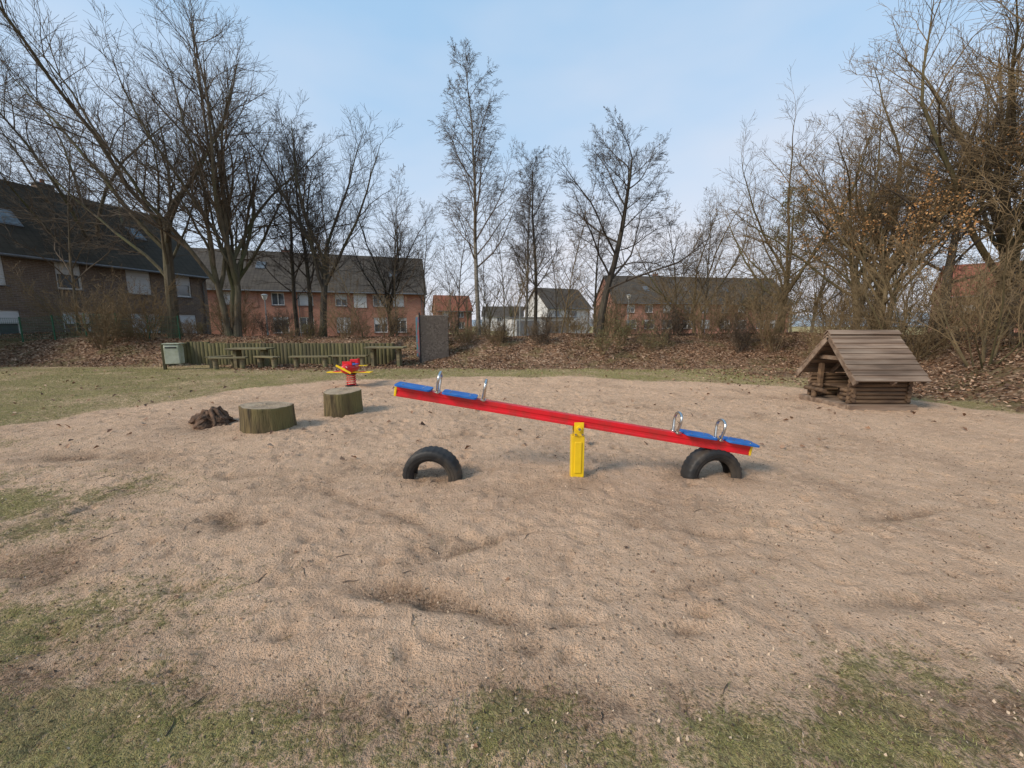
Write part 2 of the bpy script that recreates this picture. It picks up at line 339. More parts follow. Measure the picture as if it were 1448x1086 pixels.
# ------------------------------------------------------------------ scattered small stuff
def quads(name,px,py,pz,size,matk,flat=.5,asp=.65,seed=1):
    r=np.random.RandomState(seed); n=len(px)
    a=r.uniform(0,2*np.pi,n); tx=r.normal(0,flat,n); ty=r.normal(0,flat,n)
    u=np.stack([np.cos(a),np.sin(a),tx],-1); w=np.stack([-np.sin(a),np.cos(a),ty],-1)*asp
    P=np.stack([px,py,pz],-1); s=(size*r.uniform(.6,1.25,n))[:,None]/2
    bend=np.zeros((n,3)); bend[:,2]=r.uniform(.1,.6,n)
    A=P-u*s; B=P-w*s+bend*s; C=P+u*s; D=P+w*s+bend*s
    V=np.stack([A,B,C,D],1).reshape(-1,3); k=np.arange(n)*4
    F=np.concatenate([np.stack([k,k+1,k+2],-1),np.stack([k,k+2,k+3],-1)])
    return npmesh(name,V,F,[matk])
n=230000; px=rs.uniform(-27,24,n); py=rs.uniform(4.5,25,n)
pr=m_leaf(px,py); pr=pr*(.3+.7*smooth(-.15,.1,fbm(px,py,.9,3,40)))+.008
pr=pr*np.clip(1.3-py/40,0,1)
k=rs.rand(n)<pr; px,py=px[k],py[k]
place('fallen_leaves',quads('fallen_leaves',px,py,gz(px,py)+.02,.085,'leaf',flat=.4,seed=3),(0,0,0))
n=300; px=rs.uniform(-8,9,n); py=rs.uniform(1.1,12,n)
place('scattered_leaves',quads('scattered_leaves',px,py,gz(px,py)+.006,.032,'leaf',flat=.2,seed=4),(0,0,0))
n=36000; px=rs.uniform(-6,6,n); py=1.0+8*rs.rand(n)**1.8; k=(np.abs(px)<1.4*py+.6)&(rs.rand(n)<.15+1.9*np.clip(fbm(px,py,1.3,4,50)+.12,0,1)); px,py=px[k],py[k]
place('soil_crumbs',quads('soil_crumbs',px,py,gz(px,py)+.003,.013,'crumb',flat=.8,asp=.8,seed=5),(0,0,0))
tb=MB()
for i in range(230):
    x=random.uniform(-8,9); y=1.3+11*random.random()**1.1
    L=random.uniform(.025,.08)*(1.7 if random.random()<.15 else 1); a=random.uniform(0,6.28); p=[]
    for j in range(4):
        t=j/3-.5; xx=x+math.cos(a)*L*t*2*.7+random.uniform(-.006,.006); yy=y+math.sin(a)*L*t*2*.7+random.uniform(-.006,.006); p.append((xx,yy,float(gz(xx,yy))+.002+random.uniform(0,.004)))
    tb.tube(p,[.0025,.0025,.002,.0012],'twigdark' if i%3 else 'twig',5)
tb.obj('fallen_twigs')
def blades(n,xr,yr,pw,hh,seed):
    r=np.random.RandomState(seed); x=r.uniform(*xr,n); y=yr[0]+(yr[1]-yr[0])*r.rand(n)**pw
    g=m_grass(x,y)+2.0*fbm(x,y,9,4,60); k=(r.rand(n)<.8*smooth(.3,1.15,g))&(m_leaf(x,y)<.5)&(np.abs(x)<1.42*y+.5); x,y=x[k],y[k]; n=len(x)
    a=r.uniform(0,6.28,n); h=r.uniform(.4,1.2,n)*hh; w=.0013+.0004*y; ln=r.uniform(.2,1.4,n)*h; la=r.uniform(0,6.28,n); z=gz(x,y)-.004
    A=np.stack([x-np.cos(a)*w,y-np.sin(a)*w,z],-1); B=np.stack([x+np.cos(a)*w,y+np.sin(a)*w,z],-1); C=np.stack([x+np.cos(la)*ln,y+np.sin(la)*ln,z+h],-1)
    return np.stack([A,B,C],1).reshape(-1,3)
Vb=np.concatenate([blades(320000,(-6,4.5),(1.0,5.5),1.6,.016,1),blades(130000,(-17,-4),(4,15),1,.028,2),blades(70000,(-5,12),(10.5,15),1,.033,3)])
place('grass_tufts',npmesh('grass_tufts',Vb,np.arange(len(Vb)).reshape(-1,3),['grass']),(0,0,0))

# ------------------------------------------------------------------ trees
def tubes(group,k):
    P=np.array([g[0] for g in group]); R=np.array([g[1] for g in group]); B,n,_=P.shape
    T=np.empty_like(P); T[:,1:-1]=P[:,2:]-P[:,:-2]; T[:,0]=P[:,1]-P[:,0]; T[:,-1]=P[:,-1]-P[:,-2]
    T/=np.linalg.norm(T,axis=-1,keepdims=True)+1e-9
    m=(P[:,-1]-P[:,0]); m/=np.linalg.norm(m,axis=-1,keepdims=True)+1e-9
    ref=np.where(np.abs(m[:,2:3])>.8,np.array([[1.,0,0]]),np.array([[0,0,1.]]))[:,None,:]
    U=np.cross(T,np.broadcast_to(ref,T.shape)); U/=np.linalg.norm(U,axis=-1,keepdims=True)+1e-9; W=np.cross(T,U)
    a=2*np.pi*np.arange(k)/k
    V=P[:,:,None,:]+R[:,:,None,None]*(U[:,:,None,:]*np.cos(a)[None,None,:,None]+W[:,:,None,:]*np.sin(a)[None,None,:,None])
    idx=np.arange(B*n*k).reshape(B,n,k); A=idx[:,:-1]; C=idx[:,1:]
    F=np.stack([A,np.roll(A,-1,2),np.roll(C,-1,2),C],-1).reshape(-1,4)
    return V.reshape(-1,3),F
def grow(seed,P,mats,leaves=None):
    rng=random.Random(seed); G={}; tips=[]
    ml=len(P['seg'])-1; g=rng.gauss
    def br(p,d,L,r,lev):
        n=P['seg'][lev]; st=L/n; wob=P['wob'][lev]; tr=P['trop'][lev]; pts=[p]; ds=[d]; rr=[r]; tip=P['tip'][lev]
        x,y,z=p; dx,dy,dz=d
        for i in range(n):
            dx+=g(0,wob); dy+=g(0,wob); dz+=g(0,wob)+tr; q=math.sqrt(dx*dx+dy*dy+dz*dz); dx/=q;dy/=q;dz/=q
            x+=dx*st;y+=dy*st;z+=dz*st; pts.append((x,y,z)); ds.append((dx,dy,dz)); t=(i+1)/n; rr.append(max(r*(1-t)**P.get('pw',.8)*(1-tip)+r*tip,.0042))
        if lev==0: rr[0]*=1.35
        G.setdefault((n+1,P['sides'][lev],0 if lev<=P['big'] else 1),[]).append((pts,rr))
        if lev>=ml: tips.append(pts[-1]); tips.append(pts[len(pts)//2]); return
        nc=P['nc'][lev]; nc=max(1,int(nc*rng.uniform(.8,1.2)+.5)); t0=P['t0'][lev]; az=rng.uniform(0,6.28)
        for k in range(nc):
            t=t0+(1-t0)*((k+rng.random())/nc); f=t*n; i=min(int(f),n-1); f-=i
            q=Vector(pts[i]).lerp(Vector(pts[i+1]),f); dd=Vector(ds[i+1]); rl=rr[i]*(1-f)+rr[i+1]*f
            ang=rad(P['ang'][lev]*(1-.35*t*P.get('angfall',1)) + g(0,9)); az+=2.4+g(0,.5)
            u=dd.orthogonal().normalized(); w=dd.cross(u); nd=dd*math.cos(ang)+(u*math.cos(az)+w*math.sin(az))*math.sin(ang)
            if lev>0 and nd.z<-.2: nd.z*=.3; nd.normalize()
            tt=(t-t0)/(1-t0)
            cl=L*P['lr'][lev]*(1-P['fall'][lev]*tt)*rng.uniform(.65,1.25)
            cr=min(rl*.82,P.get('kr',.0085)*cl**1.15+.0015)
            br(tuple(q),tuple(nd),cl,max(cr,.0046),lev+1)
    for s in P.get('stems',[((0,0,0),(0,0,1),1.)]):
        d=Vector(s[1]).normalized(); br(s[0],tuple(d),P['L']*s[2],P['r']*s[2],0)
    Vs=[];Fs=[];mi=[];o=0
    for (n,k,b),grp in G.items():
        v,f=tubes(grp,k); Vs.append(v); Fs.append(f+o); mi.append(np.full(len(f),b)); o+=len(v)
    if leaves:
        mk,cnt,size,zr=leaves; r=np.random.RandomState(seed); tp=np.array(tips); tp=tp[(tp[:,2]>zr[0])&(tp[:,2]<zr[1])]
        sel=np.array(fbm(tp[:,0]+tp[:,2]*.5,tp[:,1]+tp[:,2],.9,3,5))>(-.02 if mk=='beech' else -.5); tp=tp[sel]
        c=tp[r.randint(0,len(tp),cnt)]+r.normal(0,size*1.2,(cnt,3))
        a=r.normal(size=(cnt,3)); a/=np.linalg.norm(a,axis=1,keepdims=True); b=np.cross(a,r.normal(size=(cnt,3))); b/=np.linalg.norm(b,axis=1,keepdims=True)
        s=size*r.uniform(.6,1.2,(cnt,1))/2
        v=np.stack([c-a*s,c-b*s*.6,c+a*s,c+b*s*.6],1).reshape(-1,3); Vs.append(v); Fs.append(np.arange(len(v)).reshape(-1,4)+o); mi.append(np.full(cnt,2)); mats=mats+[mk]
    return npmesh('tree_mesh_%d'%seed,np.concatenate(Vs),np.concatenate(Fs),mats,np.concatenate(mi),sm=False)
def vase(L,r,n1=7,l1=2.0,ang=34,**k):
    d=dict(seg=[6,10,6,4,2],wob=[.05,.09,.12,.13,.12],trop=[.0,.025,.02,.02,.03],tip=[.6,.10,.1,.2,.5],sides=[10,7,4,3,3],big=1,
      nc=[n1,15,7,4],t0=[.5,.15,.12,.12],ang=[ang,48,42,38],lr=[l1,.38,.48,.62],fall=[.1,.50,.4,.3],L=L,r=r,kr=.0086); d.update(k); return d
def lead(L,r,n1=30,l1=.36,ang=62,**k):
    d=dict(seg=[14,7,5,4,2],wob=[.035,.10,.13,.14,.14],trop=[.03,.035,.02,.02,.0],tip=[.06,.1,.1,.2,.5],sides=[10,5,4,3,3],big=0,
      nc=[n1,9,6,4],t0=[.22,.2,.15,.15],ang=[ang,48,44,40],lr=[l1,.42,.48,.58],fall=[.68,.5,.4,.3],L=L,r=r,kr=.0083); d.update(k); return d
def bush(L,r,ns,nc=(7,5,3),sp=.5,seed=0):
    q=random.Random(seed); st=[]
    for i in range(ns):
        a=q.uniform(0,6.28); s=q.uniform(.05,sp); st.append(((math.cos(a)*s*.5,math.sin(a)*s*.5,-.05),(math.cos(a)*s,math.sin(a)*s,1),q.uniform(.6,1.1)))
    return dict(seg=[6,4,3,2],wob=[.10,.14,.16,.18],trop=[.03,.02,.0,.0],tip=[.2,.2,.3,.5],sides=[4,3,3,3],big=0,nc=nc,t0=[.15,.15,.15],ang=[35,40,40],lr=[.42,.45,.5],fall=[.4,.4,.3],L=L,r=r,kr=.006,stems=st)
T={}
T['A']=grow(101,vase(5.0,.22,9,1.75,42,nc=[9,18,9,5],t0=[.45,.15,.12,.12],kr=.0078),['bark','twig'])
T['B']=grow(102,vase(3.8,.14,5,2.2,28,nc=[5,15,8,5],stems=[((-.1,0,0),(-.20,0,1),1.),((.15,.1,0),(.10,.05,1),1.1),((0,.25,0),(-.02,.2,1),.95)]),['bark','twig'])
T['C']=grow(103,lead(11.5,.14,30,.32,56,fall=[.6,.5,.4,.3],nc=[30,10,6,4]),['barkdark','twigdark'])
T['D']=grow(104,vase(3.8,.17,9,1.7,42,nc=[9,16,8,5]),['barkdark','twigdark'])
T['birch']=grow(105,lead(12.4,.12,36,.31,50,trop=[.03,.05,-.02,-.09,-.16],nc=[36,11,7,4],t0=[.26,.2,.15,.15],wob=[.03,.08,.1,.1,.1]),['birch','twig'])
T['E']=grow(106,lead(8.6,.19,21,.60,66,t0=[.28,.15,.15,.15],trop=[.02,.06,.02,.02,0],nc=[22,14,8,5],tip=[.2,.12,.1,.2,.5],fall=[.50,.5,.4,.3],wob=[.05,.13,.15,.16,.15],lr=[.60,.36,.46,.55],angfall=.9),['barkdark','twigdark'])
T['F']=grow(107,vase(3.2,.14,10,2.2,50,nc=[10,15,8,4],wob=[.06,.12,.16,.17,.15],kr=.0072),['barkyel','twigyel'])
T['G']=grow(108,vase(3.6,.15,9,2.1,46,nc=[9,15,8,4],kr=.0076),['barkyel','twigyel'])
T['beech']=grow(109,vase(2.6,.10,8,1.9,50,nc=[8,12,6,4],kr=.0072),['barkyel','twigyel'],leaves=('beech',2400,.09,(2.2,8.0)))
T['ever']=grow(110,lead(8.5,.12,46,.34,75,t0=[.08,.1,.1,.1],fall=[.75,.4,.4,.3],nc=[36,7,4,3]),['barkyel','twigyel'],leaves=('ever',7000,.10,(0.3,9)))
T['sap']=grow(111,lead(8.5,.05,22,.30,46,nc=[22,7,4,2],wob=[.05,.10,.14,.16,.18]),['bark','twig'])
T['sap2']=grow(112,lead(6.5,.04,20,.34,44,nc=[20,7,4,2],wob=[.07,.10,.14,.16,.18]),['barkyel','twigyel'])
T['b1']=grow(120,bush(1.6,.013,16,seed=1),['twig','twig'])
T['b2']=grow(121,bush(2.6,.018,16,(8,5,3),.6,2),['twigyel','twigyel'])
T['b3']=grow(122,bush(3.6,.022,13,(9,6,4),.8,3),['barkyel','twigyel'])
T['b4']=grow(123,bush(1.1,.010,18,(5,4,2),.9,4),['twigyel','twigyel'])
T['bg']=grow(124,bush(1.0,.010,16,(5,4,2),.9,5),['twigyel','twigyel'],leaves=('ever',1100,.04,(.1,1.2)))
T['far']=grow(130,dict(vase(4,.2,8,1.9,44),seg=[4,6,4,2],wob=[.05,.1,.12,.12],trop=[0,.03,.03,.0],tip=[.6,.1,.2,.5],sides=[5,4,3,3],nc=[8,12,7],t0=[.5,.15,.15],lr=[1.9,.4,.5],ang=[44,46,40],fall=[.1,.5,.4],kr=.010),['bark','twig'])
def tree(k,x,y,rz,sc=1.,name='bare_tree',dz=-.1): return place(name,T[k],(x,y,float(H(x,y))+dz),rz,sc)
tree('A',-16.2,19.2,1.6,1.12)
tree('B',-13.6,19.4,.2,1.08)
tree('A',-24.0,23.8,3.4,1.1)
tree('sap',-20.8,19.2,1.,1.15)
tree('C',-13.2,24.5,1,1.0)
tree('D',-9.6,20.2,.9,1.05)
tree('C',-11.3,22.6,3,.95)
tree('D',-7.6,25.5,4,.85)
tree('sap',-6.2,21.5,0,.95); tree('sap',-5.0,22.5,2,.85); tree('sap2',-7.3,19.5,1,.8)
tree('birch',-1.75,20.6,.5,1.0,'birch_tree')
tree('birch',.9,27.0,2.5,.9,'birch_tree')
tree('C',1.35,23.0,2,.85)
tree('E',4.05,18.6,1.3,.92)
tree('C',6.2,30,4.2,.80)
tree('sap',-3.2,23.5,1,.9); tree('sap',2.6,22.8,4,.75); tree('sap2',.1,19.8,5,.8); tree('sap2',2.4,19.4,3,.9); tree('sap',-.4,22,3.3,.8)
tree('G',12.6,27.5,1.2,.85); tree('sap2',8.5,21,2,1.); tree('sap',10.5,22,2,.9); tree('sap2',9.8,26,3,1.1)
tree('G',13.6,20.4,.0,.85); tree('F',15.0,17.4,1.0,1.0); tree('F',17.2,18.8,3.0,1.25); tree('G',18.5,15.6,4.4,1.15)
tree('F',17.2,12.0,5.3,1.1); tree('G',21.5,17.5,2.2,1.4); tree('F',20.5,22.5,.2,1.25); tree('F',22.,12.5,1.7,1.4); tree('G',15.8,8.6,2.6,.85)
tree('E',15.9,14.9,2.0,.85)
tree('beech',14.6,15.9,.5,1.0,'beech_tree')
tree('ever',16.2,24.0,0,1.0,'evergreen_tree')
q=random.Random(9)
for i in range(60):
    x=q.uniform(-21,12); y=q.uniform(17.6,22.5); kk=q.choice(['b1','b1','b2','b4','b4','bg'])
    if -13.6<x<-4.8 and y<18: y+=1
    tree(kk,x,y,q.uniform(0,6.28),q.uniform(.55,.92),'bare_shrub',-.03)
for x,y,k_,s in [(-20.5,18.8,'b3',.8),(-16.8,18.3,'b2',1.05),(-18,17.4,'b2',1.0),(-15,21,'b2',1.),(-6,19,'b2',.8),(-3.6,19.2,'b2',.8),(7.2,19.5,'b2',.85),(8.8,18.4,'b2',.9),(10.5,19.5,'b3',.7),(2.9,18.4,'b4',1.1),(4.9,17.6,'bg',1.3),(3.8,17,'bg',1.2),(5.8,16.9,'bg',1.),(6.8,17.6,'b1',.9),(9.8,17.1,'b1',.9),(11.2,17.,'b2',.9),(-.6,17.8,'b4',1.),(1.2,17.5,'b1',.6),(12.4,12.2,'b4',1.3),(13.2,10.4,'b1',1.0),(12.2,14.5,'b4',1.3)]:
    tree(k_,x,y,q.uniform(0,6.28),s,'bare_shrub',-.03)
for i in range(26):
    x=q.uniform(11.5,21); y=q.uniform(7.4,22)
    if x<11.5+.3*max(y-8,0)*.6 and y<12: x+=1.2
    tree(q.choice(['b3','b3','b2','b2','b1']),x,y,q.uniform(0,6.28),q.uniform(.7,1.05),'bare_shrub',-.03)
for i in range(30):
    a=q.uniform(-.95,.95); d=q.uniform(75,120); x=d*math.sin(a); y=d*math.cos(a)
    tree('far',x,y,q.uniform(0,6.28),q.uniform(.7,1.0),'distant_tree')
for x,y,s in [(-3,52,.75),(2,58,.7),(12,50,.6),(33,44,1.),(28,30,1.1),(31,25,1.2),(24,28,1.1),(27,19,1.3),(6,44,.6)]:
    tree('far',x,y,q.uniform(0,6.28),s)
for x,y,k_,s in [(-5,34,'sap',1.),(-2,30,'sap',.9),(5,34,'sap',.9)]: tree(k_,x,y,q.uniform(0,6.28),s)

# ------------------------------------------------------------------ houses
def house(name,p0,p1,D,z0,ze,zr,wm,rm,wins,sky=(),chim=(),ov=.35,panels=()):
    dx,dy=p1[0]-p0[0],p1[1]-p0[1]; L=math.hypot(dx,dy); a=math.atan2(dy,dx)
    e=empty(name,(p0[0],p0[1],0),a)
    w=MB(); hx=sorted({0,L}|{v for q in wins for v in (q[0],q[0]+q[2])}); hz=sorted({z0,ze}|{v for q in wins for v in (q[1],q[1]+q[3])})
    for i in range(len(hx)-1):
        for j in range(len(hz)-1):
            cx=(hx[i]+hx[i+1])/2; cz=(hz[j]+hz[j+1])/2
            if any(q[0]<cx<q[0]+q[2] and q[1]<cz<q[1]+q[3] for q in wins): continue
            w.add([(hx[i],0,hz[j]),(hx[i+1],0,hz[j]),(hx[i+1],0,hz[j+1]),(hx[i],0,hz[j+1])],[(0,1,2,3)],wm)
    for q in wins:
        x0,zz0,ww,hh=q[:4]; x1=x0+ww; zz1=zz0+hh; d=.14
        w.add([(x0,0,zz0),(x1,0,zz0),(x1,0,zz1),(x0,0,zz1),(x0,d,zz0),(x1,d,zz0),(x1,d,zz1),(x0,d,zz1)],[(0,1,5,4),(1,2,6,5),(2,3,7,6),(3,0,4,7)],wm)
    zm=ze+(zr-ze)-.16; sl=(zr-ze)/(D/2)
    for x in (0,L): w.add([(x,0,z0),(x,D,z0),(x,D,ze),(x,D/2,zm),(x,0,ze)],[(0,1,2,3,4)],wm)
    w.add([(0,D,z0),(L,D,z0),(L,D,ze),(0,D,ze)],[(0,1,2,3)],wm)
    w.obj('walls',e)
    wd=MB()
    for q in wins:
        x0,zz0,ww,hh,kind=q; x1=x0+ww; zz1=zz0+hh; cx=(x0+x1)/2; cz=(zz0+zz1)/2; t=.07; y=.10
        wd.box((cx,y,zz0+t/2),(ww,.06,t),'white'); wd.box((cx,y,zz1-t/2),(ww,.06,t),'white')
        wd.box((x0+t/2,y,cz),(t,.06,hh-2*t),'white'); wd.box((x1-t/2,y,cz),(t,.06,hh-2*t),'white')
        if ww>1: wd.box((cx,y,cz),(t,.06,hh-2*t),'white')
        wd.box((cx,.135,cz),(ww-2*t,.01,hh-2*t),'glass')
        wd.box((cx,-.03,zz0-.03),(ww+.1,.12,.05),'zinc')
        f={'s':.95,'h':.45,'g':0,'q':.2}[kind]
        if f: wd.box((cx,.055,zz1-hh*f/2-.01),(ww-.03,.02,hh*f-.02),'shutter')
    wd.obj('windows',e)
    r=MB(); zo=ze-sl*ov; t=.16
    r.extr([(-ov,zo+.1),(D/2,zr+.1),(D+ov,zo+.1),(D+ov,zo-t+.1),(D/2,zr-t),(-ov,zo-t+.1)],-.25,L+.25,rm)
    r.obj('roof',e)
    g=MB(); g.tube([(-.25,-ov-.07,zo),(L+.25,-ov-.07,zo)],.07,'zinc',8)
    for x in (.3,L/2,L-.3): g.tube([(x,-ov-.07,zo-.05),(x,-.08,zo-.35),(x,-.08,z0)],.045,'zinc',6)
    g.obj('gutter',e)
    an=math.atan(sl)
    s=MB(); R=Matrix.Rotation(an,3,'X')
    for (x,f,ww,hh) in sky:
        y=-ov+f*(D/2+ov); z=zo+.1+sl*(y+ov)
        s.box((x,y-.0,z+.03),(ww,hh,.1),'zinc',R); s.box(Vector((x,y,z+.03))+R@Vector((0,0,.055)),(ww-.16,hh-.16,.01),'glass',R)
    if sky: s.obj('skylights',e)
    c=MB()
    for (x,y,h) in chim:
        c.box((x,y,zr+h/2-.6),(.7,.55,h+1.2),wm); c.box((x,y,zr+h+.04),(.82,.67,.08),'zinc'); c.tube([(x,y,zr+h),(x,y,zr+h+.35)],.1,'roofred',8)
    if chim: c.obj('chimneys',e)
    for i,(x,z,ww,hh,mk) in enumerate(panels):
        p=MB(); p.box((x+ww/2,-.03,z+hh/2),(ww,.05,hh),mk); p.obj('facade_panel',e)
    return e
Z0=.1
wl=[]
for x in (2,5,8.2,11.6,14.6,17.6,20.2):
    wl.append((x,3.45,1.25 if int(x)%2 else 1.0,1.35,'s' if x in(8.2,11.6,17.6) else 'h')); wl.append((x,.95,1.5 if int(x)%2 else 1.1,1.35,'h' if x<15 else 's'))
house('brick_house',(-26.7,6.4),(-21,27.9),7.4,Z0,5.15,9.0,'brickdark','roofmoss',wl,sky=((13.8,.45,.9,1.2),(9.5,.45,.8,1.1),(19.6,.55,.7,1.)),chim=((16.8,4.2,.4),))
wm_=[]
for i,x in enumerate((5.2,9.4,11.6,14.9,18.4,20.3)):
    wm_.append((x,3.5,1.1 if i%2 else 1.35,1.15,'sgshgs'[i])); wm_.append((x,.9,1.3,1.5,'gqgshq'[i]))
house('brick_house',(-31.5,35.0),(-9.1,42),8,.1,5.1,8.9,'brickred','roof',wm_,sky=((8.2,.6,.8,1.1),(20.6,.5,1.1,1.1)),chim=((10,4.5,.3),),
   panels=((7.4,3.3,.9,1.5,'brickbrown'),(16.6,3.35,1.2,1.4,'plaster')))
wr=[]
for i,x in enumerate((2,5,8,11.5,14.5,18,21,24.5,27)):
    wr.append((x,3.6,1.3,1.2,'hgsqhgsgq'[i])); wr.append((x,1.1,1.7,1.4,'gqghsgqgh'[i]))
house('brick_house',(15.8,62),(46,66.5),9,.1,5.3,9.6,'brickbrown','roof',wr,sky=((6,.5,.9,1.2),(13,.5,.9,1.2),(20,.5,.9,1.2)),chim=((9,5,.5),))
house('plaster_house',(5.3,60),(12.2,63),8,.1,4.4,7.4,'plaster','roof',[(1,1.,1.4,1.3,'g'),(4,1.,1.4,1.3,'h'),(1.2,2.9,1,1,'g'),(4.2,2.9,1,1,'g')])
house('brick_house',(-14.5,78),(-8,80),8,.1,4.6,7.6,'brickred','roofred',[(1,3.2,1.2,1.1,'s'),(4,3.2,1.2,1.1,'g'),(1,1,1.4,1.3,'g'),(4,1,1.4,1.3,'g')])
house('brick_house',(-8,108),(3,108),9,.1,4.2,6.8,'plaster','roof',[(1,2.7,1.2,1.1,'s'),(4,2.7,1.2,1.1,'g'),(7,2.7,1.4,1.1,'g')])
house('brick_house',(52,48),(68,36),9,.1,5.2,9,'brickbrown','roofred',[(1,2.9,1.2,1.1,'s'),(4,2.9,1.2,1.1,'g'),(7,2.9,1.4,1.1,'g'),(11,2.9,1.4,1.1,'s')])
g=MB(); g.box((0,0,1.15),(7,5,2.3),'plaster'); g.box((0,0,2.36),(7.3,5.3,.12),'zinc')
for i in range(2): g.box((-1.7+3.4*i,-2.53,1.05),(2.5,.05,2.0),'zinc')
g.obj('garage_building',loc=(3.2,47,.1),rotz=.1)
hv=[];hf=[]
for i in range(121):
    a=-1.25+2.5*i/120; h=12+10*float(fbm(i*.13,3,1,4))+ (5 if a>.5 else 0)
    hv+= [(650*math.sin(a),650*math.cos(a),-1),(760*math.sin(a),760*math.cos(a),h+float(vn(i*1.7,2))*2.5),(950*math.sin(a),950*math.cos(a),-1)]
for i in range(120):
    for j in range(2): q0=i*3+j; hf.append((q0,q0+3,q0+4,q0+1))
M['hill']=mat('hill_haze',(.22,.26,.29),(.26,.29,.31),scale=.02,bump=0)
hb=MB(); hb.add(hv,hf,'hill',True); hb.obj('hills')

# ------------------------------------------------------------------ seesaw
e=empty('seesaw',(0,0,0))
C=Vector((.66,4.08,.612)); BM=Matrix.Translation(C)@Matrix.Rotation(rad(9.75),4,'Y')
b=MB(); b.M=BM; hl=1.88
prof=[(-.045,-.055),(.045,-.055),(.045,-.03),(.038,-.026),(.038,.006),(.045,.010),(.045,.055),(-.045,.055),(-.045,.010),(-.038,.006),(-.038,-.026),(-.045,-.03)]
b.extr(prof,-hl,hl,'red'); b.obj('beam',e,bevel=.003)
b=MB(); b.M=BM
for s in (-1,1):
    b.box((s*(hl+.012),0,0),(.024,.094,.114),'yellow')
b.obj('end_caps',e,bevel=.005)
def seat(x0,x1):
    s=MB(); s.M=BM; w=.115; r=.035; z0,z1=.058,.078; pts=[]
    for cx,cy,a0 in ((x1-r,w-r,0),(x0+r,w-r,90),(x0+r,-w+r,180),(x1-r,-w+r,270)):
        for j in range(6): a=rad(a0+18*j); pts.append((cx+r*math.cos(a),cy+r*math.sin(a)))
    s.extr(pts,z0,z1,'blue','z')
    for xx in (x0+.08,x1-.08):
        for yy in (-.05,.05): s.tube([(xx,yy,z1),(xx,yy,z1+.004)],.011,'steel',10)
    s.obj('seat',e,bevel=.005)
for a_,b_ in ((-1.9,-1.53),(-1.41,-1.05),(1.15,1.49),(1.60,1.94)): seat(a_,b_)
for hx_ in (-1.465,-.985,1.075,1.54):
    s=MB(); s.M=BM; p=[(hx_,-.055,.05),(hx_,-.06,.09),(hx_,-.078,.16)]
    for j in range(9): a=math.pi-math.pi*j/8; p.append((hx_,-.082*math.cos(math.pi-a),.20+.065*math.sin(a)))
    p+=[(hx_,.078,.16),(hx_,.06,.09),(hx_,.055,.05)]
    s.tube(p,.0145,'steel',12); s.box((hx_,0,.0575),(.05,.15,.005),'steel'); s.obj('handle',e)
s=MB(); s.box((.696,4.08,.215),(.135,.115,.47),'yellow'); s.box((.696,4.018,.22),(.075,.012,.34),'yellow'); s.obj('post',e,bevel=.008)
s=MB()
for yy in (-.058,.058): s.box((.70,4.08+yy,.525),(.10,.012,.15),'yellow')
s.tube([(.70,3.995,.535),(.70,4.165,.535)],.030,'yellow',16); s.tube([(.70,3.985,.535),(.70,4.175,.535)],.015,'steel',8)
s.tube([(.665,4.0,.475),(.665,4.16,.475)],.011,'steel',8); s.tube([(.735,4.0,.475),(.735,4.16,.475)],.011,'steel',8); s.obj('pivot_bracket',e,bevel=.003)
def tyre(x,y,rz,zc=0.,tilt=0):
    prof=[(.190,.072),(.205,.085),(.255,.098),(.292,.094),(.309,.078),(.314,.05),(.316,.0),(.314,-.05),(.309,-.078),(.292,-.094),(.255,-.098),(.205,-.085),(.190,-.072),(.186,-.06),(.22,-.07),(.28,-.078),(.297,-.04),(.297,.04),(.28,.078),(.22,.07),(.186,.06)]
    vs=[];fs=[];n=96;m=len(prof)
    for i in range(n):
        a=2*math.pi*i/n
        for j,(r,w) in enumerate(prof):
            if i%3==0 and j in(4,5,7,8): r-=.007
            vs.append((r*math.cos(a),w,r*math.sin(a)))
    for i in range(n):
        for j in range(m): fs.append((i*m+j,i*m+(j+1)%m,((i+1)%n)*m+(j+1)%m,((i+1)%n)*m+j))
    t=MB(); t.M=Matrix.Rotation(tilt,4,'X'); t.add(vs,fs,'rubber',True); 
    for rr,ww in ((.262,.0985),(.228,.093)):
        for sgn in (1,-1): t.tube([(rr*math.cos(k_*math.pi/32),sgn*ww,rr*math.sin(k_*math.pi/32)) for k_ in range(65)],.0025,'rubber',5,False)
    o=t.obj('half_buried_tyre',loc=(x,y,zc),rotz=rz); return o
tyre(-.855,4.08,-.10,0.0,.05); tyre(2.15,4.09,.12,-.005,-.03)

